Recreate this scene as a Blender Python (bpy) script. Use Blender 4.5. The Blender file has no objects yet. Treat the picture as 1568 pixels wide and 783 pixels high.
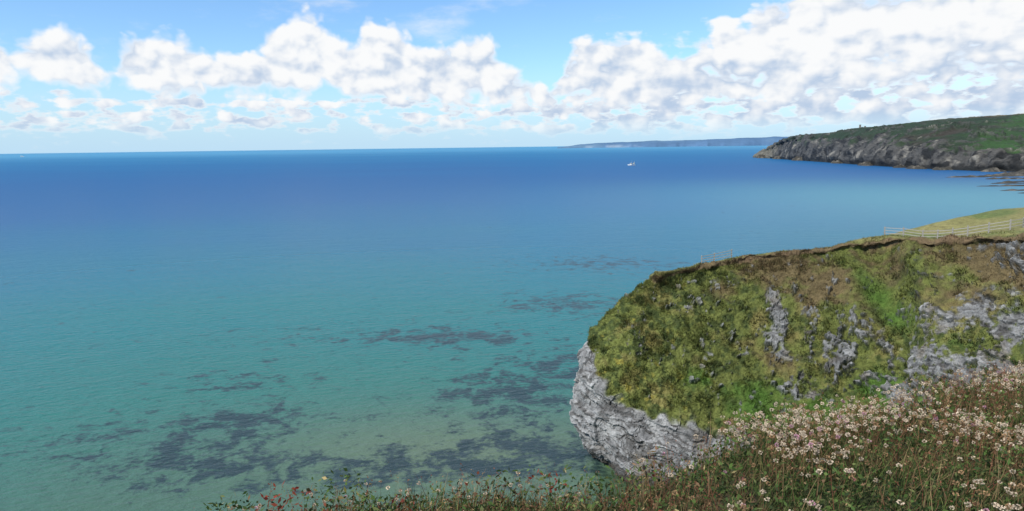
import bpy, math, random
import numpy as np
from mathutils import Matrix, Vector
from mathutils.bvhtree import BVHTree
rng=np.random.default_rng(7); random.seed(7)
scene=bpy.context.scene
D=bpy.data
# ---------------------------------------------------------------- noise
def _h(ix,iy,iz,s):
    n=(ix.astype(np.int64)*374761393+iy.astype(np.int64)*668265263+iz.astype(np.int64)*1442695041+s*974634777)&0xffffffff
    n=((n^(n>>13))*1274126177)&0xffffffff
    n=((n^(n>>16))*2246822519)&0xffffffff
    n=n^(n>>15)
    return (n&0xffffff)/float(0xffffff)
def vn(p,s=0):
    f=np.floor(p); t=p-f; t=t*t*t*(t*(t*6-15)+10); i=f.astype(np.int64)
    x,y,z=i[...,0],i[...,1],i[...,2]; a,b,c=t[...,0],t[...,1],t[...,2]
    def L(u,v,w): return u*(1-w)+v*w
    r=L(L(L(_h(x,y,z,s),_h(x+1,y,z,s),a),L(_h(x,y+1,z,s),_h(x+1,y+1,z,s),a),b),
        L(L(_h(x,y,z+1,s),_h(x+1,y,z+1,s),a),L(_h(x,y+1,z+1,s),_h(x+1,y+1,z+1,s),a),b),c)
    return r*2-1
def fbm(p,o=5,s=0,g=.5):
    r=0;a=1;n=0
    for k in range(o):
        r=r+a*vn(p*(2.03**k)+17.3*k,s+k); n+=a; a*=g
    return r/n
def ridged(p,o=4,s=0):
    r=0;a=1;n=0
    for k in range(o):
        r=r+a*(1-2*np.abs(vn(p*(2.1**k)+9.1*k,s+k))); n+=a; a*=.5
    return r/n
def blocks(p,s=0):
    i=np.floor(p).astype(np.int64); return _h(i[...,0],i[...,1],i[...,2],s)
def ss(a,b,x):
    t=np.clip((x-a)/(b-a),0,1); return t*t*(3-2*t)
def mixc(a,b,t): return a*(1-t[...,None])+np.asarray(b)*t[...,None]
# ---------------------------------------------------------------- mesh helpers
def make_mesh(name,v,f,col=None,mat=None,smooth=True,parent=None):
    v=np.asarray(v,dtype=np.float32).reshape(-1,3); f=np.asarray(f,dtype=np.int32)
    m=D.meshes.new(name); k=f.shape[1]
    m.vertices.add(len(v)); m.vertices.foreach_set('co',v.ravel())
    m.loops.add(f.size); m.loops.foreach_set('vertex_index',f.ravel())
    m.polygons.add(len(f)); m.polygons.foreach_set('loop_start',np.arange(0,f.size,k,dtype=np.int32))
    m.polygons.foreach_set('use_smooth',np.full(len(f),smooth))
    m.update(calc_edges=True)
    if col is not None:
        at=m.color_attributes.new('Col','FLOAT_COLOR','POINT')
        c=np.ones((len(v),4),dtype=np.float32); c[:,:3]=np.clip(np.asarray(col).reshape(-1,3),0,1)
        at.data.foreach_set('color',c.ravel())
    o=D.objects.new(name,m); scene.collection.objects.link(o)
    if mat: m.materials.append(mat)
    if parent: o.parent=parent
    return o
def grid_faces(n,m):
    i=np.arange(n-1)[:,None]*m+np.arange(m-1)[None,:]
    return np.stack([i,i+m,i+m+1,i+1],-1).reshape(-1,4)
def crw(n,s):
    W=np.zeros((len(s),n)); 
    for r,t in enumerate(s):
        i=min(int(t),n-2); u=t-i
        w=[-.5*u+u*u-.5*u**3, 1-2.5*u*u+1.5*u**3, .5*u+2*u*u-1.5*u**3, -.5*u*u+.5*u**3]
        for k,q in enumerate(w): W[r,min(max(i-1+k,0),n-1)]+=q
    return W
def loft(C,su,sl):
    return np.einsum('ai,ijk,bj->abk',crw(C.shape[0],su),C,crw(C.shape[1],sl))
def gnormals(P):
    n=np.cross(np.gradient(P,axis=0),np.gradient(P,axis=1)); return n/(np.linalg.norm(n,axis=-1,keepdims=True)+1e-9)
# ---------------------------------------------------------------- node helper
class X:
    def __init__(s,nt,k): s.nt=nt; s.k=k
    def __add__(a,b): return M(a.nt,'ADD',a,b)
    __radd__=__add__
    def __sub__(a,b): return M(a.nt,'SUBTRACT',a,b)
    def __rsub__(a,b): return M(a.nt,'SUBTRACT',b,a)
    def __mul__(a,b): return M(a.nt,'MULTIPLY',a,b)
    __rmul__=__mul__
    def __truediv__(a,b): return M(a.nt,'DIVIDE',a,b)
def put(nt,sock,v):
    if isinstance(v,X): nt.links.new(v.k,sock)
    elif hasattr(v,'is_linked'): nt.links.new(v,sock)
    else: sock.default_value=v
def M(nt,op,*a):
    n=nt.nodes.new('ShaderNodeMath'); n.operation=op
    for i,v in enumerate(a): put(nt,n.inputs[i],v)
    return X(nt,n.outputs[0])
def SS(nt,v,a,b,lo=0.,hi=1.):
    n=nt.nodes.new('ShaderNodeMapRange'); n.interpolation_type='SMOOTHSTEP'
    put(nt,n.inputs[0],v)
    for i,q in enumerate((a,b,lo,hi)): put(nt,n.inputs[i+1],q)
    return X(nt,n.outputs[0])
def V3(nt,x,y,z=0.):
    n=nt.nodes.new('ShaderNodeCombineXYZ')
    for i,q in enumerate((x,y,z)): put(nt,n.inputs[i],q)
    return X(nt,n.outputs[0])
def NZ(nt,vec,scale,detail=4.,rough=.5,dist=0.,dim='3D'):
    n=nt.nodes.new('ShaderNodeTexNoise'); n.noise_dimensions=dim; put(nt,n.inputs['Vector'],vec)
    n.inputs['Scale'].default_value=scale; n.inputs['Detail'].default_value=detail
    n.inputs['Roughness'].default_value=rough; n.inputs['Distortion'].default_value=dist
    return X(nt,n.outputs[0])
def MIX(nt,f,a,b,bt='MIX'):
    n=nt.nodes.new('ShaderNodeMix'); n.data_type='RGBA'; n.blend_type=bt
    put(nt,n.inputs[0],f); put(nt,n.inputs[6],a); put(nt,n.inputs[7],b)
    return X(nt,n.outputs[2])
def new_mat(name):
    m=D.materials.new(name); m.use_nodes=True; nt=m.node_tree
    return m,nt,nt.nodes['Principled BSDF']
def plain(name,col,rough=.7,scale=8.,amt=.25,bump=.0):
    m,nt,b=new_mat(name)
    g=nt.nodes.new('ShaderNodeNewGeometry')
    n=NZ(nt,X(nt,g.outputs['Position']),scale,5.)
    c=MIX(nt,n,tuple(q*(1-amt) for q in col)+(1,),tuple(min(1,q*(1+amt)) for q in col)+(1,))
    nt.links.new(c.k,b.inputs['Base Color']); b.inputs['Roughness'].default_value=rough
    return m
def attr_mat(name,rough=.85,n1=1.5,n2=9.,amt=.5,bump=.5,bdist=.1,spec=.2,trans=0.,detail=5.):
    m,nt,b=new_mat(name)
    a=nt.nodes.new('ShaderNodeVertexColor'); a.layer_name='Col'
    src=a.outputs[0]
    if amt>0 or bump>0:
        g=nt.nodes.new('ShaderNodeNewGeometry'); p=X(nt,g.outputs['Position'])
        x=NZ(nt,p,n1,detail,.65); y=NZ(nt,p,n2,detail-1,.6)
        f=SS(nt,x*.55+y*.45,.3,.7,1-amt,1+amt)
        vm=nt.nodes.new('ShaderNodeVectorMath'); vm.operation='SCALE'
        nt.links.new(a.outputs[0],vm.inputs[0]); nt.links.new(f.k,vm.inputs['Scale']); src=vm.outputs[0]
    nt.links.new(src,b.inputs['Base Color'])
    b.inputs['Roughness'].default_value=rough; b.inputs['Specular IOR Level'].default_value=spec
    if bump>0:
        bp=nt.nodes.new('ShaderNodeBump'); bp.inputs['Strength'].default_value=bump; bp.inputs['Distance'].default_value=bdist
        put(nt,bp.inputs['Height'],x*.7+y*.3); nt.links.new(bp.outputs[0],b.inputs['Normal'])
    if trans>0:
        t=nt.nodes.new('ShaderNodeBsdfTranslucent'); nt.links.new(src,t.inputs[0])
        mx=nt.nodes.new('ShaderNodeMixShader'); mx.inputs[0].default_value=trans
        nt.links.new(b.outputs[0],mx.inputs[1]); nt.links.new(t.outputs[0],mx.inputs[2])
        nt.links.new(mx.outputs[0],nt.nodes['Material Output'].inputs['Surface'])
    return m
# ---------------------------------------------------------------- camera
cam=D.cameras.new('camera'); co=D.objects.new('camera',cam); scene.collection.objects.link(co)
cam.lens=25; cam.sensor_width=36; cam.clip_start=.1; cam.clip_end=120000
co.matrix_world=Matrix.Translation((0,0,40))@Matrix.Rotation(math.radians(90-8.7),4,'X')@Matrix.Rotation(math.radians(-.76),4,'Z')
scene.camera=co
scene.view_settings.view_transform='Standard'; scene.view_settings.look='None'; scene.view_settings.exposure=0
# ---------------------------------------------------------------- sun and sky
sv=Vector((-.56,-.42,.72)).normalized(); sel=math.asin(sv.z); saz=math.atan2(sv.x,sv.y)
sl=D.lights.new('sun','SUN'); sl.energy=4.8; sl.angle=math.radians(.5); sl.color=(1,.96,.9)
so=D.objects.new('sun',sl); scene.collection.objects.link(so); so.rotation_euler=sv.to_track_quat('Z','Y').to_euler(); so.location=(0,-20,90)
w=D.worlds.new('World'); scene.world=w; w.use_nodes=True; nt=w.node_tree; nt.nodes.clear()
w.cycles.sampling_method='MANUAL'; w.cycles.sample_map_resolution=256
sky=nt.nodes.new('ShaderNodeTexSky'); sky.sky_type='NISHITA'; sky.sun_disc=False
sky.sun_elevation=sel; sky.sun_rotation=saz%(2*math.pi); sky.altitude=40; sky.air_density=1.; sky.dust_density=.2; sky.ozone_density=2.
bg=nt.nodes.new('ShaderNodeBackground'); bg.inputs[1].default_value=.14
skc=MIX(nt,1.,sky.outputs[0],(.80,1.04,1.28,1),'MULTIPLY'); nt.links.new(skc.k,bg.inputs[0])
tc=nt.nodes.new('ShaderNodeTexCoord'); sp=nt.nodes.new('ShaderNodeSeparateXYZ'); nt.links.new(tc.outputs['Generated'],sp.inputs[0])
dx,dy,dz=[X(nt,o) for o in sp.outputs]
az=M(nt,'ARCTAN2',dx,dy); el=M(nt,'ARCSINE',dz)
tt=(az+.7)*(1/1.4)
def curve(pts,t):
    n=nt.nodes.new('ShaderNodeFloatCurve'); c=n.mapping.curves[0]
    c.points[0].location=(pts[0][0],pts[0][1]*4); c.points[1].location=(pts[-1][0],pts[-1][1]*4)
    for a,b in pts[1:-1]: c.points.new(a,b*4)
    n.mapping.update(); put(nt,n.inputs['Value'],t); return X(nt,n.outputs[0])*.25
TA=curve([(0,.13),(.054,.1436),(.077,.130),(.10,.1434),(.124,.138),(.142,.112),(.154,.129),(.175,.148),(.201,.1406),(.229,.132),(.258,.130),(.279,.149),(.306,.1756),(.324,.168),(.346,.1414),(.368,.171),(.399,.1545),(.419,.132),(.445,.1444),(.471,.148),(.497,.116),(.524,.098),(.545,.07),(.57,.03),(1,.0)],tt)
BA=curve([(0,.076),(.054,.0757),(.149,.0712),(.229,.0672),(.346,.0663),(.445,.0574),(.543,.048),(1,.04)],tt)
TB=curve([(0,0),(.50,.02),(.53,.06),(.553,.12),(.57,.150),(.60,.153),(.64,.141),(.665,.128),(.69,.148),(.72,.160),(.75,.190),(.80,.215),(.9,.235),(1,.25)],tt)
BB=curve([(0,.05),(.53,.05),(.65,.043),(.8,.047),(1,.05)],tt)
def nfield(ox,oy,k=2.,fd=6):
    p=V3(nt,az+ox,(el+oy)*1.2)
    wn=nt.nodes.new('ShaderNodeTexNoise'); wn.noise_dimensions='2D'; put(nt,wn.inputs['Vector'],p); wn.inputs['Scale'].default_value=26; wn.inputs['Detail'].default_value=4
    s2=nt.nodes.new('ShaderNodeVectorMath'); s2.operation='MULTIPLY_ADD'; nt.links.new(wn.outputs['Color'],s2.inputs[0]); s2.inputs[1].default_value=(.018,.018,.0); nt.links.new(p.k,s2.inputs[2])
    vo=nt.nodes.new('ShaderNodeTexVoronoi'); vo.voronoi_dimensions='2D'; vo.feature='SMOOTH_F1'; nt.links.new(s2.outputs[0],vo.inputs['Vector'])
    vo.inputs['Scale'].default_value=29; vo.inputs['Detail'].default_value=k; vo.inputs['Roughness'].default_value=.45; vo.inputs['Smoothness'].default_value=.3
    bil=.42-X(nt,vo.outputs['Distance'])
    fb=NZ(nt,X(nt,s2.outputs[0]),11,fd,.5,0,'2D')-.5
    return bil*1.3+fb*2.0
n0=nfield(0.,0.); n1=nfield(-.008,.013)
low=NZ(nt,V3(nt,az,el*1.8,3.),6,3,.5,0,'2D')-.5
low2=NZ(nt,V3(nt,az+5.,el*3.),13,4,.5,0,'2D')-.5
dA=M(nt,'MINIMUM',M(nt,'MINIMUM',(TA-el)*32,(el-BA)*30),1.)+n0*.65+.26
dB=M(nt,'MINIMUM',M(nt,'MINIMUM',(TB-el)*28,(el-BB)*26),.8)+n0*.6+low*1.8+low2*1.8+.20
nc=NZ(nt,V3(nt,az+3.,el*2.8),26,6,.52,0,'2D')-.5
dC=M(nt,'MINIMUM',M(nt,'MINIMUM',(.070-el)*45,(el-.018)*40),.35)+nc*3.2+n0*.5+(M(nt,'MINIMUM',M(nt,'MAXIMUM',az*.9,-.08),.35))+.10
dD=(NZ(nt,V3(nt,az*.7+9.,el*2.),7,7,.6,0,'2D')-.56)*5+(el-.12)*3   # thin high veil
dd=M(nt,'MAXIMUM',M(nt,'MAXIMUM',dA,dB),dC)
selA=SS(nt,az,-.05,.35)
al=SS(nt,dd,-.08,.5); alv=SS(nt,dD,0.,1.6,0.,.6)
al=M(nt,'MAXIMUM',al,M(nt,'MAXIMUM',alv,SS(nt,az,.22,.65)*.38))*SS(nt,el,.0,.045,.12,1.)
light=n0-n1
rel=(el-.055)*8.
shade=light*(.66-selA*.12)+M(nt,'MINIMUM',rel,.75)*(.55-selA*.15)+.45+low*(.6+selA*.6)+low2*(.5+selA*.9)-selA*.04
shade=M(nt,'MAXIMUM',shade,SS(nt,dd,.8,.05,0.,.85))
cc=MIX(nt,SS(nt,shade,-.15,1.0),(.48,.61,.80,1),(.98,.99,1.,1))
haze=SS(nt,el,-.01,.12,.90,.0)
bgh=nt.nodes.new('ShaderNodeBackground'); bgh.inputs[0].default_value=(.50,.73,.94,1); bgh.inputs[1].default_value=1.
mh=nt.nodes.new('ShaderNodeMixShader'); put(nt,mh.inputs[0],haze); nt.links.new(bg.outputs[0],mh.inputs[1]); nt.links.new(bgh.outputs[0],mh.inputs[2])
bgc=nt.nodes.new('ShaderNodeBackground'); bgc.inputs[1].default_value=.98; nt.links.new(cc.k,bgc.inputs[0])
mx=nt.nodes.new('ShaderNodeMixShader'); put(nt,mx.inputs[0],al); nt.links.new(mh.outputs[0],mx.inputs[1]); nt.links.new(bgc.outputs[0],mx.inputs[2])
wo=nt.nodes.new('ShaderNodeOutputWorld'); nt.links.new(mx.outputs[0],wo.inputs[0])
# ---------------------------------------------------------------- sea
m_sea,nt,b=new_mat('sea_water')
g=nt.nodes.new('ShaderNodeNewGeometry'); sp=nt.nodes.new('ShaderNodeSeparateXYZ'); nt.links.new(g.outputs['Position'],sp.inputs[0])
x,y=X(nt,sp.outputs[0]),X(nt,sp.outputs[1])
dist=M(nt,'SQRT',x*x+y*y)
lg=M(nt,'LOGARITHM',dist,10.)
big=NZ(nt,V3(nt,x*.5,y),.006,5,.55)-.5
big2=NZ(nt,V3(nt,x*.35,y,5.),.0016,5,.6)-.5
t=(lg-1.8)*(1/2.2)+big*.16+big2*.22  # cloud-shadow streaks painted into the sea colour, along with broad tone patches
r=nt.nodes.new('ShaderNodeValToRGB'); put(nt,r.inputs[0],t); cr=r.color_ramp
st=[(0.03,(.050,.115,.085)),(.11,(.022,.135,.118)),(.18,(.006,.132,.148)),(.25,(.003,.120,.172)),(.33,(.004,.098,.198)),(.43,(.008,.080,.212)),(.55,(.006,.080,.222)),(.68,(.004,.098,.245)),(.82,(.010,.132,.28)),(1,(.05,.22,.38))]
cr.elements[0].position=st[0][0]; cr.elements[0].color=st[0][1]+(1,); cr.elements[1].position=1; cr.elements[1].color=st[-1][1]+(1,)
for p_,c_ in st[1:-1]:
    e=cr.elements.new(p_); e.color=c_+(1,)
col=X(nt,r.outputs[0])
def blob(x0,y0,rx,ry):
    a=(x-x0)*(1/rx); c=(y-y0)*(1/ry); return M(nt,'EXPONENT',(a*a+c*c)*-1.)
sand=blob(330.,480.,240.,260.)
col=MIX(nt,sand*.7,col,(.08,.27,.31,1))
sand2=blob(-6.,90.,30.,16.)
col=MIX(nt,sand2*.6,col,(.125,.155,.095,1))
wn=NZ(nt,V3(nt,x,y),.22,7,.66,.5); wn2=NZ(nt,V3(nt,x,y,9.),1.1,4,.6)
reg=blob(-40.,100.,13.,9.)+blob(-12.,147.,17.,7.)*.9+blob(0.,112.,15.,13.)+blob(3.,88.,17.,8.)*1.1+blob(12.,178.,18.,14.)*.9+blob(-42.,86.,12.,6.)*.9+blob(-48.,120.,14.,8.)*.7+blob(-20.,84.,14.,5.)*.9+blob(-62.,95.,14.,8.)*.6+blob(30.,240.,30.,20.)*.7+blob(12.,130.,14.,10.)*.8+blob(-35.,150.,30.,12.)*.45
wm=SS(nt,wn*.72+wn2*.28+M(nt,'MINIMUM',reg,1.1)*.17,.568,.70)
col=MIX(nt,wm*.9,col,(.014,.030,.042,1))
foot_shade=blob(14.,80.,4.,5.); col=MIX(nt,foot_shade*.7,col,(.035,.06,.02,1))  # dark shadow at the headland foot, tinted into the water colour
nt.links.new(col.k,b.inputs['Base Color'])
put(nt,b.inputs['Roughness'],SS(nt,lg,2.,3.4,.2,.5)); b.inputs['IOR'].default_value=1.33; b.inputs['Specular IOR Level'].default_value=.18
rot=math.radians(12)
xr=x*math.cos(rot)+y*math.sin(rot); yr=y*math.cos(rot)-x*math.sin(rot)
w1=NZ(nt,V3(nt,xr*.5,yr),.8,4,.65); w2=NZ(nt,V3(nt,xr*.45,yr,4.),.17,4,.6)
fade=SS(nt,lg,2.0,3.3,1.,.3)
bp=nt.nodes.new('ShaderNodeBump'); bp.inputs['Distance'].default_value=1.; put(nt,bp.inputs['Strength'],fade*.8); put(nt,bp.inputs['Height'],w1*.75+w2*.8)
nt.links.new(bp.outputs[0],b.inputs['Normal'])
rad=np.concatenate([[2],np.geomspace(15,90000,60)]); an=np.linspace(0,2*math.pi,145)
v=np.stack([rad[:,None]*np.cos(an),rad[:,None]*np.sin(an),np.zeros((len(rad),len(an)))],-1)
make_mesh('sea',v,grid_faces(len(rad),len(an)),None,m_sea)
# ---------------------------------------------------------------- near headland + cliffs
S=[
[(12,97,0),(10.5,95.5,4.5),(12,97,10),(14,99,14),(16.5,100.5,17),(18.5,101,19.8),(20,101,21),(20.5,103,20.5),(20,108,14),(19,112,0)],
[(10.8,88,0),(8.0,88,4.5),(9.25,91,11.2),(10.8,95,14.1),(14.1,97,17.3),(17,98,19.7),(19.6,98.5,21.9),(21,101,21.8),(22,108,18),(22,118,0)],
[(12.2,83,0),(9.9,84.5,4),(10.7,86,10.2),(13,89.5,13),(16,92.5,16),(18.5,95.5,19),(20.5,97.7,21.8),(23,101,21.9),(26,109,18.5),(27,119,0)],
[(14.5,79.5,0),(13.5,81,4),(14,84,8.3),(17,88,12),(20,92,16),(22.5,97,20),(24,100,22.2),(26,103,22),(30,111,19),(32,121,0)],
[(20,78,0),(19.5,79.5,3.5),(20,82,6.5),(23,86.5,10.5),(26,92,15.5),(28.5,98,20.5),(30,101.5,23.1),(31,104.5,22.7),(35,113,19),(38,124,0)],
[(27,78,0),(26.5,79,2.5),(26.5,81.5,5),(29,86,9.5),(32,91.5,15),(35.5,98,21.5),(36.5,102,24.1),(38,105.5,23.3),(42,115,19),(46,128,0)],
[(35,76,0),(34.5,77.5,3),(34.5,80,5.5),(36.5,84.5,10),(39,89.5,16),(42,96,22.5),(43,100,25),(45,104,24.1),(49,116,20),(55,131,0)],
[(41,72,0),(41,74,3.5),(41.2,76.5,7),(43,81,12),(45,86,17.5),(48.5,93,24),(50.5,96.5,26.8),(52,101,26.4),(57,114,22.),(66,136,0)],
[(46,66,0),(46.5,68,4),(46.8,70.5,8.5),(48,75,13.5),(50,80,18.5),(53,87,25),(55,90.5,27.3),(60,99,27.2),(66.7,110,26.0),(78,142,0)],
[(51,57,0),(52,59,5),(53,62,10),(54.5,66.5,15.5),(56,71.5,21),(58.5,77.5,26.5),(60.5,81,29.1),(67,92,29),(88,122,27),(100,155,0)],
[(50,42,0),(52,43,6),(54.5,45,13),(57,49,18.5),(60,53,24),(64,58,29),(67,62,31),(78,75,31),(110,110,29),(140,150,0)],
[(38,25,0),(40,24,8),(43,23,15),(47,24,21),(51,26,27),(56,29,31),(60,32,33.5),(68,34,34),(90,45,33),(190,120,10)],
[(18,26,0),(20,24,8),(21,21,16),(22,18,23),(23,16,29),(24,14,33.5),(25,12,36),(28,7,37),(38,-8,38),(60,-50,38)],
[(3,22,0),(3.5,20,8),(4,18,16),(4.6,15.5,22),(5.2,13,27.5),(5.7,11,31),(6,9.5,33.4),(7.5,4,36.6),(10,-10,37.5),(20,-50,38)],
[(-5,18,0),(-4.5,16,8),(-4,14,14),(-3.3,11.5,19),(-2.5,9.5,24),(-1.8,7.7,29),(-1,5.8,32.6),(0,1,37.),(0,-12,38),(0,-60,38)],
[(-16,12,0),(-15,10.5,8),(-13.5,9,15),(-12,7.5,20),(-10.5,6,25),(-9,4.5,29.5),(-8,2.5,33),(-7,-3,36.8),(-10,-18,38),(-20,-60,38)],
[(-30,2,0),(-29,0,8),(-27,-2,15),(-25,-4,22),(-23,-6,28),(-21,-8,33),(-19,-10,36),(-17,-16,37.5),(-22,-30,38),(-35,-70,38)]]
C=[]
for p in S:
    p=[np.array(q,float) for q in p]; r7=p[6]; dxy=(p[5]-r7)*np.array([1,1,0]); dxy/=np.linalg.norm(dxy)
    lip=r7+dxy*.35-np.array([0,0,.85])
    f=p[0].copy(); f[2]=-5
    C.append([f]+p[:6]+[lip,r7]+p[7:])
C=np.array(C)   # levels:0 seabed 1 water 2 cliffmid 3 clifftop 4 5 6 7 lip 8 rim 9 10 11
su=np.concatenate([np.linspace(0,9.6,700),np.linspace(9.7,16,110)])
lv=np.concatenate([np.linspace(0,1,8,endpoint=False),np.linspace(1,3,110,endpoint=False),np.linspace(3,7,230,endpoint=False),np.linspace(7,8.2,28,endpoint=False),np.linspace(8.2,11,70)])
P=loft(C,su,lv); N=gnormals(P)
LV=np.broadcast_to(lv[None,:],P.shape[:2]); SU=np.broadcast_to(su[:,None],P.shape[:2])
q=P/1.0
# rock mask
edge=fbm(q/5.,4,3)*.5+fbm(q/1.2,3,5)*.25
rockcliff=ss(.12,-.12,LV-(3.10+edge-.1*(SU>4)+.75*ss(1.9,.9,SU)))
def area(l):
    r=np.zeros(P.shape[:2])
    for (px,pz,rx,rz,s_) in l: r=np.maximum(r,s_*np.exp(-((P[...,0]-px)/rx)**2-((P[...,2]-pz)/rz)**2))
    return r
patch=area([(35.6,17.5,1.2,4.,1.),(34.5,14,1.6,2,.8),(41,13.5,3,3.,.85),(35.5,10,3,2,.75),(44,17,3,1.8,.7),(54,20,3.,3.,.95),(48,14.5,4,2.5,1.),(58.5,23,1.8,5,1.2),(50.5,19,3,1.6,.9),(29,8,3,1.5,.6),(23,18,2,1,.5),(45,11,4,2.5,.85),(17,13.5,2,1,.5),(39,18,1,3,.55),(52,16,3,2,.8),(30,14,1.5,1.5,.45)])
# streaks running down the slope
sx=q[...,0]-.35*q[...,2]
pn=ridged(np.stack([sx/1.3,q[...,1]/3.,q[...,2]/3.6],-1),4,11)
rockp=ss(.50,.74,patch*.70+pn*.42+fbm(q/.5,4,8)*.55)*(LV<7)
rockp=np.maximum(rockp,.8*ss(.64,.78,pn*.6+fbm(q/.8,4,31)*.85)*(LV<6.6)*(LV>3.1))
rock=np.clip(np.maximum(rockcliff,rockp),0,1)
face=ss(8.3,7.9,LV)
# bedding: tilted blocks of slate
wq=q+np.stack([fbm(q/3.,4,21+k) for k in range(3)],-1)*1.5
e1=np.array([.80,.35,-.48]); e3=np.array([.45,.15,.88]); e2=np.cross(e3,e1)
bq=np.stack([wq@e1,wq@e2,wq@e3],-1)
bk1=blocks(bq/np.array([5.5,3.2,1.3]),41); bk2=blocks(bq/np.array([2.4,1.4,.40])+7,42); bk3=blocks(bq/np.array([.9,.5,.16])+3,43)
rdisp=ridged(q/6.,5,41)*.75+(bk1-.5)*.6+(bk2-.5)*.30+(bk3-.5)*.12+fbm(q/.8,4,51)*.22
gdisp=fbm(q/7.,3,61)*.9+fbm(q/1.6,4,71)*.6+fbm(q/.5,3,72)*.24
gully=-1.6*np.exp(-((P[...,0]-46.5-(P[...,2]-18)*.35)/1.6)**2)*ss(3,4,LV)*ss(7.6,6.5,LV)
gully+= .9*np.exp(-((P[...,0]-49.3-(P[...,2]-18)*.35)/1.2)**2)*ss(3,4,LV)*ss(7.6,6.5,LV)
disp=(rdisp*rock+gdisp*(1-rock)+rockp*(1-rockcliff)*.1)*face+gully+(1-face)*fbm(q/5.,4,81)*.25
lipn=np.exp(-((LV-8)/.5)**2)*fbm(q/2.2,4,91)*1.5
lipz=np.exp(-((LV-7.8)/.6)**2)*fbm(q/2.6,4,95)*.55
near=ss(11.,9.6,SU)
disp=disp*(.3+.7*near)
PD=P+N*disp[...,None]; PD[...,:2]+=(N[...,:2]*lipn[...,None]*near[...,None]); PD[...,2]+=lipz*near
# colours
gn=fbm(q/3.,5,101); gn2=fbm(q/.8,4,111); gn3=fbm(q/9.,3,121)
green=np.broadcast_to(np.array([.100,.116,.030]),P.shape).copy()
green=mixc(green,[.155,.140,.048],ss(-.05,.5,gn))
green=mixc(green,[.044,.060,.018],ss(-.1,.4,gn2))
br=area([(40,22,8,4,1.),(49,24,4,3,.7),(57,26,6,3,1.),(29,20,4,2.5,.5),(33,13,6,3,.4),(52,23,4,3,.6),(24,13,5,2,.3)])
green=mixc(green,[.108,.080,.040],ss(.28,.8,br+gn*.5+gn2*.3)*.9)
lush=area([(47,21,2.5,4,.8),(44,10,4,4,1.),(30,8,6,3,.9),(52,14,4,4,.9),(38,7.5,6,2.5,.9),(23,10.5,4,2,.6)])
green=mixc(green,[.055,.110,.018],ss(.30,.9,lush+gn*.5))
yel=ss(.36,.56,fbm(q/1.1,4,131)); green=mixc(green,[.28,.23,.04],yel*.5*ss(34,12,P[...,0]))
green*= (1+.22*ss(30,10,P[...,0]))[...,None]
topg=ss(7.95,8.3,LV); green=mixc(green,[.20,.185,.075],topg*(.75+.25*gn))
green=mixc(green,[.10,.13,.04],topg*ss(-.1,.4,gn3+gn*.4))
earth=ss(7.10,7.4,LV+gn*.55)*ss(8.12,7.9,LV+gn2*.1)
green=mixc(green,[.130,.088,.052],earth*.8)
rc=np.broadcast_to(np.array([.20,.202,.20]),P.shape).copy()
rc=rc*(.72+.56*bk2[...,None])*(.82+.36*bk3[...,None])
rc=mixc(rc,[.32,.322,.31],ss(.0,.6,fbm(q/1.7,4,141))*.55)
rc=mixc(rc,[.18,.15,.11],ss(.1,.5,fbm(q/2.5,4,151))*.5)
rc=mixc(rc,[.045,.042,.038],ss(.50,.72,ridged(bq/np.array([3.5,3.,1.]),3,155))*.7)
rc=mixc(rc,[.05,.045,.038],ss(2.4,.3,P[...,2]+fbm(q/2.,3,161)*1.4))
rc=rc*(1-.2*(1-rockcliff))[...,None]
cc_=green*(1-rock[...,None])+rc*rock[...,None]
m_head=attr_mat('headland_turf_and_rock',.9,1.3,7.,.42,.6,.3)
make_mesh('headland_cliff',PD,grid_faces(*P.shape[:2]),cc_,m_head,False)
# scrub on headland
def blades(base,tip,width,col,segs=3,bend=None,side=None):
    n=len(base)
    if side is None:
        a=rng.uniform(0,2*math.pi,n); side=np.stack([np.cos(a),np.sin(a),np.zeros(n)],-1)
    if bend is None: bend=np.zeros((n,3))
    vs=[];cs=[]
    for k in range(segs+1):
        t=k/segs; c=base+tip*t+bend*t*t; wd=(width*(1-t)**.7 if k<segs else width*.08)[:,None]
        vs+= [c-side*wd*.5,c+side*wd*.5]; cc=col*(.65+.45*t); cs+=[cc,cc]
    V=np.stack(vs,1); Cc=np.stack(cs,1); m=2*(segs+1)
    f=[]
    for k in range(segs):
        f.append([2*k,2*k+1,2*k+3,2*k+2])
    F=(np.arange(n)[:,None,None]*m+np.array(f)[None]).reshape(-1,4)
    return V.reshape(-1,3),F,Cc.reshape(-1,3)
def leaves(c,d,u,L,W,col):
    n=len(c); s=np.cross(d,u); s/=np.linalg.norm(s,axis=1,keepdims=True)+1e-9
    V=np.stack([c,c+d*(L*.5)[:,None]-s*(W*.5)[:,None],c+d*L[:,None],c+d*(L*.5)[:,None]+s*(W*.5)[:,None]],1)
    F=np.arange(n)[:,None]*4+np.arange(4)[None]
    return V.reshape(-1,3),F,np.repeat(col,4,0)
def merge(parts):
    vs=[];fs=[];cs=[];o=0
    for v_,f_,c_ in parts: vs.append(v_);fs.append(f_+o);cs.append(c_);o+=len(v_)
    return np.concatenate(vs),np.concatenate(fs),np.concatenate(cs)
def unit(n):
    a=rng.normal(size=(n,3)); return a/np.linalg.norm(a,axis=1,keepdims=True)
ok=np.argwhere((rock<.35)&(LV>2.6)&(LV<8.6)&(SU<9.7)&(SU>0.2))
pick=ok[rng.integers(0,len(ok),75000)]
bp_=PD[pick[:,0],pick[:,1]]; bn=N[pick[:,0],pick[:,1]]; bc=cc_[pick[:,0],pick[:,1]]
parts=[]
clump=ss(-.2,.5,fbm(bp_/1.5,3,201))
isr=(lv[pick[:,1]]>6.9)
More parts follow.
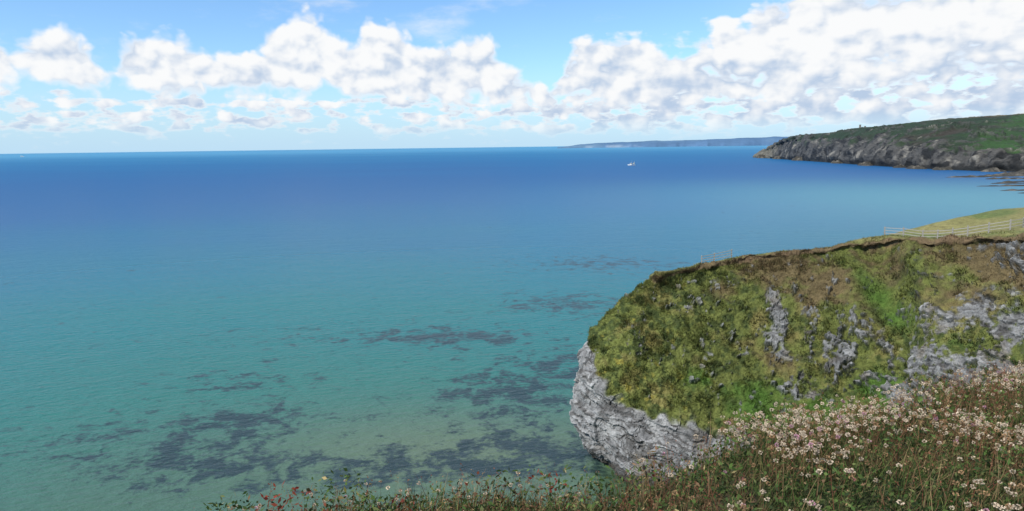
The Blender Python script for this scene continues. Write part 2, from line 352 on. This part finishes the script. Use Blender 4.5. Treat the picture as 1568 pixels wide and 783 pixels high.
for k in range(3):
    n=len(bp_); L=(rng.uniform(.10,.26,n)*(.4+1.2*clump))*np.where(isr,.6,1)
    tip=(bn*.6+np.array([0,0,.5])+unit(n)*.55)*L[:,None]
    cl=bc*rng.uniform(.55,1.8,n)[:,None]+rng.uniform(-.01,.015,(n,3))*np.array([1,.8,.3])
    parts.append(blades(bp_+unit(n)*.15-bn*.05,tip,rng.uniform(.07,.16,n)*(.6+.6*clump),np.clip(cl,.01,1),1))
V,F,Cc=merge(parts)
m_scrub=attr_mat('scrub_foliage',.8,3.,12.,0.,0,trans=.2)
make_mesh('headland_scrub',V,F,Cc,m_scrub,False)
# ---------------------------------------------------------------- fences
bvh=BVHTree.FromPolygons([tuple(a) for a in PD[:,::2].reshape(-1,3)],[tuple(a) for a in grid_faces(PD.shape[0],PD[:,::2].shape[1])])
def gz(x,y):
    h=bvh.ray_cast(Vector((x,y,80)),Vector((0,0,-1))); return h[0].z if h[0] else 20.
m_wood=plain('weathered_wood',(.30,.285,.255),.85,6,.35)
def box(a,b,wx,wz,up=Vector((0,0,1))):
    a=Vector(a);b=Vector(b); d=(b-a).normalized(); s=d.cross(up)
    if s.length<.01: s=Vector((1,0,0))
    s.normalize(); u=s.cross(d)
    vs=[p+s*sx*wx/2+u*sz*wz/2 for p in (a,b) for sx,sz in ((-1,-1),(1,-1),(1,1),(-1,1))]
    f=[[0,1,2,3],[7,6,5,4],[0,4,5,1],[1,5,6,2],[2,6,7,3],[3,7,4,0]]
    return np.array([tuple(q) for q in vs]),np.array(f),np.full((8,3),.4)
def fence(path,h,spacing):
    root=D.objects.new('wooden_fence',None); scene.collection.objects.link(root)
    pts=[]
    for a,b in zip(path[:-1],path[1:]):
        a=np.array(a,float);b=np.array(b,float); k=max(1,int(np.linalg.norm(b-a)/spacing))
        for i in range(k): pts.append(a+(b-a)*i/k)
    pts.append(np.array(path[-1],float)); posts=[];rails=[];prev=None
    for p in pts:
        z=gz(*p); hh=h*random.uniform(.98,1.12); posts.append(box((p[0],p[1],z-.3),(p[0]+random.uniform(-.05,.05),p[1],z+hh),.13,.13))
        if prev is not None:
            for r_ in (.32,.62,.92): rails.append(box((prev[0],prev[1]-.08,prev[2]+h*r_),(p[0],p[1]-.08,z+h*r_+random.uniform(-.04,.04)),.04,.085))
        prev=(p[0],p[1],z)
    for nm,l in (('posts',posts),('rails',rails)):
        v_,f_,c_=merge(l); make_mesh(nm,v_,f_,None,m_wood,False,root)
fence([(51.8,98.0),(55,94.3),(58.5,90.5),(62.5,88.5),(70,90),(88,93)],1.25,1.7)
fence([(27.6,102.2),(29.6,102.9),(32.4,103.6)],1.25,1.5)
# ---------------------------------------------------------------- far headland
T=[
[(705,2090,-3),(708,2090,0),(712,2090,2),(716,2092,4),(722,2095,5),(760,2110,0)],
[(690,2050,-5),(696,2050,0),(700,2052,4),(706,2058,8),(714,2064,10),(760,2110,5)],
[(684,1880,-5),(690,1880,0),(694,1888,14),(700,1905,27),(706,1930,36),(770,2000,36)],
[(666,1730,-5),(672,1730,0),(680,1745,22),(688,1765,42),(698,1800,55),(790,1900,58)],
[(643,1527,-5),(650,1527,0),(662,1545,26),(678,1580,46),(700,1650,59),(800,1800,64)],
[(607,1186,-5),(614,1186,0),(628,1200,24),(655,1235,46),(721,1400,68.4),(860,1600,74)],
[(603,988,-5),(612,988,0),(625,998,17),(650,1030,33),(780,1270,76.3),(930,1500,82)],
[(636,898,-5),(645,898,0),(656,905,12),(680,930,24),(889,1250,81),(1080,1500,90)],
[(710,780,-5),(720,780,0),(732,790,9),(765,800,22),(1100,1150,95),(1300,1400,105)],
[(700,600,-5),(710,600,0),(722,605,6),(760,620,20),(1300,900,95),(1600,1100,105)],
[(560,430,-5),(570,430,0),(580,435,6),(620,440,20),(1300,600,85),(1700,700,100)],
[(330,270,-5),(340,270,0),(350,270,8),(380,270,22),(1100,300,70),(1700,300,90)],
[(96,158,-5),(106,158,0),(115,155,8),(130,150,20),(700,120,50),(1500,100,80)]]
C2=np.array(T,float)
su2=np.linspace(0,12,760); lv2=np.concatenate([np.linspace(0,1,4,endpoint=False),np.linspace(1,3,80,endpoint=False),np.linspace(3,5,110)])
P2=loft(C2,su2,lv2); N2=gnormals(P2); L2=np.broadcast_to(lv2[None],P2.shape[:2]); U2=np.broadcast_to(su2[:,None],P2.shape[:2])
q=P2
e2=fbm(q/45.,4,301)*1.0+fbm(q/14.,3,303)*.5
lim=np.interp(U2,[0,2,4,5,6,7,12],[4.2,3.9,3.2,2.95,2.9,2.8,2.7])
rk=ss(.14,-.14,L2-(lim+e2)); rk=np.maximum(rk,ss(.45,.7,ridged(q/26.,4,305)+.3*fbm(q/8.,3,307))*ss(4.3,3.6,L2)*.8)
rk*=ss(.15,.3,L2)
amp=ss(0,2,U2)*.9+.15
d2=(ridged(q/np.array([32.,32,40.]),5,311)*9*rk+fbm(q/11.,4,313)*3.5*rk+fbm(q/60.,4,315)*4*(1-rk)+fbm(q/10.,3,317)*1.2*(1-rk))*amp*ss(.9,1.4,L2)
PD2=P2+N2*d2[...,None]; PD2[...,2]=np.where(L2>1.0,np.maximum(PD2[...,2],-1.),PD2[...,2])
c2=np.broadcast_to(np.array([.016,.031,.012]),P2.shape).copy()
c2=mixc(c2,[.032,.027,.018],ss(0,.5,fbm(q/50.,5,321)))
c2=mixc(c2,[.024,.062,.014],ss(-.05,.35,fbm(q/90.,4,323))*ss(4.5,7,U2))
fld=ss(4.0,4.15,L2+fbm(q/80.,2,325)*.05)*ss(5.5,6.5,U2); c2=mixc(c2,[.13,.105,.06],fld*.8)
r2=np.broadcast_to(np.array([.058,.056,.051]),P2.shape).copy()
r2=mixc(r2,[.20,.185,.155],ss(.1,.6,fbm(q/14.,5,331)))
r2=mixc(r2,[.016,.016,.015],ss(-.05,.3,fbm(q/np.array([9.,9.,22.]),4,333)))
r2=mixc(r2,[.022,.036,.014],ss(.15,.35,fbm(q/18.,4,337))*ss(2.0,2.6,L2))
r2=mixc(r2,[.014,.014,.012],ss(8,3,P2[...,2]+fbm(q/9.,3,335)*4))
r2=mixc(r2,[.19,.17,.12],ss(2.6,1.6,U2)*.6)
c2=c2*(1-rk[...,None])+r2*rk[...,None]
c2=mixc(c2,[.08,.12,.18],np.clip((P2[...,1]-700)/9000,0,.12))  # aerial haze mixed into the cliff colour by distance
m_far=attr_mat('distant_cliff_surface',.95,.08,.4,.35,.6,4.)
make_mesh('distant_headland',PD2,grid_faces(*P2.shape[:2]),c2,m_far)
m_stone=plain('granite_masonry',(.16,.15,.13),.9,.5,.3)
def ruin(name,x,y,z,s):
    root=D.objects.new(name,None); scene.collection.objects.link(root)
    a=np.linspace(0,2*math.pi,13)[:-1]; zs=[(0,2.),(3,1.8),(9,1.45),(9.3,1.7),(10,1.7)]
    v=np.array([[x+r*s*math.cos(t),y+r*s*math.sin(t),z+h*s] for h,r in zs for t in a])
    f=[[i*12+j,i*12+(j+1)%12,(i+1)*12+(j+1)%12,(i+1)*12+j] for i in range(len(zs)-1) for j in range(12)]
    make_mesh('chimney_stack',v,f,None,m_stone,False,root)
    ps=[box((x+4*s,y,z-2),(x+4*s,y,z+6*s),1.*s,5*s),box((x+9*s,y,z-2),(x+9*s,y,z+7.5*s),1.*s,5*s),box((x+4*s,y+2.4*s,z+2),(x+9*s,y+2.4*s,z+2),.8*s,6*s)]
    v_,f_,c_=merge(ps); make_mesh('ruined_walls',v_,f_,None,m_stone,False,root)
ruin('engine_house_ruin',722,1490,64,1.15)
# ---------------------------------------------------------------- far land on the horizon
az_=np.array([.065,.09,.13,.19,.25,.31,.345,.40,.46]); ht=np.array([2,60,100,122,128,152,168,185,190])
bb=np.linspace(.065,.46,400); hh=np.interp(bb,az_,ht)+fbm(np.stack([bb*60,bb*0,bb*0],-1),5,401)*14
hh=np.maximum(hh,1)
rows=[]
for k,(dy,fz) in enumerate([(0,-.05),(60,.25),(250,.6),(900,.9),(2200,1.),(6000,.6)]):
    yy=13000+dy+fbm(np.stack([bb*25,bb*0,bb*0],-1),4,405)*300; rows.append(np.stack([bb*yy,yy,hh*fz],-1))
P3=np.stack(rows,1); n3=fbm(P3/700.,5,411)
c3=mixc(np.broadcast_to(np.array([.080,.150,.255]),P3.shape).copy(),[.11,.19,.28],ss(0,.5,n3));  # haze blue painted into the land's base colour
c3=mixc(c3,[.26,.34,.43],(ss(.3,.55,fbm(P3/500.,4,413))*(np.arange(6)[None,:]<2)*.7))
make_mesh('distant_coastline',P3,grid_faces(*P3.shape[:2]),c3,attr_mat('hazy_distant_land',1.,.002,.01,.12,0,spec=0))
# ---------------------------------------------------------------- reef / shore rocks
ps=[]
def slab(cx,cy,rx,ry,h,s):
    nu,nv=40,12; a=np.linspace(0,2*math.pi,nu); r=np.linspace(0,1.15,nv)
    A,R=np.meshgrid(a,r,indexing='ij'); wob=1+.35*fbm(np.stack([np.cos(A)*1.5,np.sin(A)*1.5,A*0+s],-1),3,500+s)
    xx=cx+rx*R*wob*np.cos(A); yy=cy+ry*R*wob*np.sin(A)
    pp=np.stack([xx,yy,A*0],-1); zz=h*(1-R**3)+fbm(pp/6.,4,520+s)*h*1.0-.15; zz=np.where(R>1.05,-1,zz)
    pp[...,2]=zz; c=mixc(np.broadcast_to(np.array([.040,.038,.032]),pp.shape).copy(),[.12,.11,.09],ss(0,.5,fbm(pp/5.,3,540+s)))
    return pp.reshape(-1,3),grid_faces(nu,nv),c.reshape(-1,3)
for i,(cx,cy,rx,ry,h) in enumerate([(505,790,24,7,1.6),(545,800,26,9,2.),(590,810,32,14,2.6),(520,745,26,7,1.4),(560,735,22,9,1.6),(470,665,26,6,1.1),(500,690,24,7,1.3),(440,628,24,5,1.),(470,618,20,5,1.2),(410,570,24,5,.9),(450,590,22,6,1.1),(400,540,20,5,1.),(470,560,30,9,1.5),(430,520,24,8,1.4),(610,780,36,22,3),(560,700,34,18,2.2),(540,640,36,18,2.),(620,850,40,16,2.5),
  (604,1000,14,12,4),(596,1050,12,16,3.5),(628,925,18,12,4),(603,1110,12,14,4),(612,1230,12,20,5),(630,1380,12,20,5),(660,1640,12,22,6),(682,1830,12,24,6),(690,1970,14,26,7),(640,880,20,10,3)]):
    ps.append(slab(cx,cy,rx,ry,h,i))
v_,f_,c_=merge(ps); make_mesh('shore_rocks',v_,f_,c_,attr_mat('wet_reef_rock',.8,.4,2.,.5,.5,.5))
# ---------------------------------------------------------------- boats
m_white=plain('white_boat_paint',(.78,.78,.74),.35,2,.06); m_dark=plain('dark_glass',(.02,.025,.03),.2,2,.1); m_blue=plain('hull_antifoul',(.05,.12,.10),.5,2,.2); m_sail=plain('cream_sailcloth',(.72,.66,.42),.8,1,.1); m_metal=plain('mast_metal',(.5,.5,.48),.5,2,.1)
def boat(x,y,s,yaw):
    root=D.objects.new('fishing_boat',None); scene.collection.objects.link(root)
    st=np.linspace(0,1,14); rows=[]
    for t in st:
        wd=1.9*(1-max(0,(t-.45)/.55)**2.2)*(.82+.18*min(1,t*4)); sh=1.2+.9*t**2.2; xx=-6+12.5*t
        rows.append([[xx,0,-.6+.5*t**4],[xx,wd*.7,-.35+.4*t**4],[xx+.25*t,wd*.95,.35],[xx+.5*t,wd,sh],[xx+.5*t,wd*.9,sh-.02],[xx+.5*t,0,sh-.25],[xx+.5*t,-wd*.9,sh-.02],[xx+.5*t,-wd,sh],[xx+.25*t,-wd*.95,.35],[xx,-wd*.7,-.35+.4*t**4],[xx,0,-.6+.5*t**4]])
    R=np.array(rows); make_mesh('hull',R,grid_faces(14,11),None,m_white,False,root)
    def part(nm,l,mt):
        v_,f_,c_=merge(l); make_mesh(nm,v_,f_,None,mt,False,root)
    part('wheelhouse',[box((1.2,0,1.1),(1.2,0,3.5),2.2,2.8),box((1.2,0,3.5),(1.2,0,3.65),2.6,3.2)],m_white)
    part('windows',[box((1.2,0,2.5),(1.2,0,3.15),2.23,2.83)],m_dark)
    part('rubbing_strake',[box((-6,1.93,1.0),(2,1.93,1.15),.08,.14),box((-6,-1.93,1.0),(2,-1.93,1.15),.08,.14)],m_blue)
    part('mast',[box((-.2,0,1.2),(-.2,0,8.),.14,.14),box((-4.8,0,1.2),(-4.8,0,6.5),.12,.12),box((-4.8,0,2.2),(-1.6,0,2.5),.1,.1)],m_metal)
    sv_=np.array([[-4.7,.02,2.4],[-1.7,.1,2.6],[-4.2,.06,4.6],[-4.7,.02,6.3]]); make_mesh('mizzen_sail',sv_,[[0,1,2,3]],None,m_sail,False,root)
    root.location=(x,y,0); root.rotation_euler=(0,0,yaw); root.scale=(s,s,s)
boat(240,1423,1.3,math.radians(200)); boat(-5300,7800,3.,math.radians(10))
# ---------------------------------------------------------------- foreground ground
bx=[-12,-4,-2.5,-2.2,-1.75,-1,0,.6,1.0,1.4,2.1,2.9,5.3,12]; by=[1.2,2.4,2.9,3.15,3.6,3.85,3.9,3.85,4.1,4.65,5.15,5.35,6.95,10]
def fg(x,y):
    p=np.stack([x,y,x*0],-1); yb=np.interp(x,bx,by)+fbm(p/.8,3,601)*.12
    z=38.4-.16*y+fbm(p/1.2,4,603)*.10+fbm(p/.3,3,605)*.03+np.interp(x,[-3,-2,-1,.4,1.3,5.3],[0.0,.03,.06,.08,.18,.25])*ss(0,4,y)
    o=np.maximum(y-yb,0); return z-1.3*o*ss(0,.5,o), yb
gx=np.linspace(-12,14,420); gy=np.linspace(-6,12,340); GX,GY=np.meshgrid(gx,gy,indexing='ij'); GZ,_=fg(GX,GY)
PG=np.stack([GX,GY,GZ],-1); cgd=mixc(np.broadcast_to(np.array([.040,.050,.018]),PG.shape).copy(),[.08,.06,.035],ss(0,.4,fbm(PG/.4,4,611)))
make_mesh('clifftop_ground',PG,grid_faces(*PG.shape[:2]),cgd,attr_mat('clifftop_soil',.95,6.,30.,.5,.6,.03))
def scatter(n,xa,xb,back,front=.35,den=None):
    x=rng.uniform(xa,xb,n); yb=np.interp(x,bx,by); y=yb+front-rng.uniform(0,1,n)*(back+front)
    z,_=fg(x,y); p=np.stack([x,y,z],-1)
    if den is not None: p=p[rng.uniform(0,1,len(p))<den(p)]
    return p
m_fol=attr_mat('coastal_foliage',.75,12.,50.,0.,0,trans=.3,spec=.25)
pal=np.array([[.080,.135,.030],[.052,.096,.022],[.13,.155,.05],[.28,.22,.10],[.18,.11,.06],[.028,.050,.015]])
def pick_col(p,w,var=.35):
    idx=rng.choice(len(pal),len(p),p=np.array(w)/sum(w)); return np.clip(pal[idx]*rng.uniform(1-var,1+var,(len(p),1)),.005,1)
# grass
g1=scatter(62000,-3.,7.,3.2); n=len(g1)
cl=fbm(g1/.5,3,621); L=rng.uniform(.06,.22,n)*(.75+.8*cl)
tip=np.stack([rng.normal(0,.28,n)+.1,rng.normal(0,.28,n),np.ones(n)],-1)*L[:,None]
bend=np.stack([rng.normal(.02,.05,n),rng.normal(0,.05,n),-rng.uniform(0,.04,n)],-1)
cg1=pick_col(g1,[4,4,3,2.2,1.6,4]); cg1=mixc(cg1,[.19,.11,.055],ss(.05,.45,fbm(g1/.6,3,623)+.15*(g1[:,0]<.8))*.65)
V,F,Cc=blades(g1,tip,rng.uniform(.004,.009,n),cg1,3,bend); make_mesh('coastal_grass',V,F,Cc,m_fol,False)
# low leafy plants
g2=scatter(62000,-3.,7.,3.2,.3); n=len(g2); h=rng.uniform(0,.19,n)*(.6+1.0*ss(-.3,.5,fbm(g2/.35,3,631)))
d_=unit(n); d_[:,2]=np.abs(d_[:,2])*.7+.1; d_/=np.linalg.norm(d_,axis=1,keepdims=True)
c2_=pick_col(g2,[5,4,3,.6,.7,4]); c2_=mixc(c2_,[.20,.030,.022],(ss(.18,.30,fbm(g2/.22,2,633))*ss(1.3,.6,g2[:,0]))*.9)
g2[:,2]+=h
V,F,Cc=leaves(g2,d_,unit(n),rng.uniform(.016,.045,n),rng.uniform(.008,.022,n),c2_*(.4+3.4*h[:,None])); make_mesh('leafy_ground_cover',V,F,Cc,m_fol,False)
# dry brown stalks
def dden(p): return np.clip(.15+.35*(p[:,0]<.9)+1.*np.exp(-((p[:,0]-4.3)/1.)**2)+.5*(fbm(p/.4,2,641)>.2),0,1)
g3=scatter(9500,-2.4,7.,2.6,.2,dden); n=len(g3); L=rng.uniform(.12,.38,n)*np.where(g3[:,0]<.6,.75,1)
tip=np.stack([rng.normal(0,.2,n)+.06,rng.normal(0,.2,n),np.ones(n)],-1)*L[:,None]
dc=np.where(rng.uniform(0,1,(n,1))<.6,np.array([[.20,.080,.045]]),np.array([[.32,.22,.11]]))*rng.uniform(.6,1.2,(n,1))
b1=blades(g3,tip,rng.uniform(.004,.006,n),dc,3,np.stack([rng.normal(0,.04,n),rng.normal(0,.04,n),np.zeros(n)],-1))
tips=g3+tip; k=5; cen=np.repeat(tips,k,0)-np.repeat(tip,k,0)*rng.uniform(0,.3,(n*k,1)); b2=leaves(cen,unit(n*k),unit(n*k),rng.uniform(.008,.020,n*k),rng.uniform(.003,.008,n*k),np.repeat(dc,k,0))
V,F,Cc=merge([b1,b2]); make_mesh('dried_stalks',V,F,Cc,m_fol,False)
# thrift
def tden(p):
    c=ss(-.14,.12,fbm(p/.6,3,651)); bk=np.interp(p[:,0],bx,by)-p[:,1]
    return np.clip((.06+1.*ss(.7,1.4,p[:,0]))*(.05+.95*c)*(.36+.64*ss(2.2,1.0,bk))+.10*(p[:,0]<0),0,1)
g4=scatter(12500,-2.3,7.,2.6,.15,tden); n=len(g4); L=rng.uniform(.17,.31,n)*np.where(g4[:,0]<.6,.7,1)
tip=np.stack([rng.normal(0,.14,n)+.05,rng.normal(0,.14,n),np.ones(n)],-1)*L[:,None]
bend=np.stack([rng.normal(0,.03,n),rng.normal(0,.03,n),np.zeros(n)],-1)
b1=blades(g4,tip,np.full(n,.004),np.tile([[.22,.14,.07]],(n,1))*rng.uniform(.6,1.2,(n,1)),3,bend)
heads=g4+tip+bend; R=rng.uniform(.011,.018,n)*np.where(g4[:,0]<.6,.8,1)
hc=np.where(rng.uniform(0,1,(n,1))<.06,np.array([[.50,.28,.34]]),np.array([[.62,.51,.38]]))*rng.uniform(.7,1.15,(n,1)); dead=rng.uniform(0,1,n)<.28; hc[dead]*=np.array([.55,.42,.30])
k=24; dr=unit(n*k); dr[:,2]=dr[:,2]*.8+.15; Rk=np.repeat(R,k)
b2=leaves(np.repeat(heads,k,0)+dr*(Rk*.45)[:,None],dr,unit(n*k),Rk*rng.uniform(.45,.75,n*k),Rk*.65,np.repeat(hc,k,0)*rng.uniform(.75,1.15,(n*k,1)))
V,F,Cc=merge([b1,b2]); make_mesh('sea_thrift_flowers',V,F,Cc,attr_mat('thrift_papery_heads',.8,20,80,.0,0,trans=.25,spec=.1),False)
print('done')
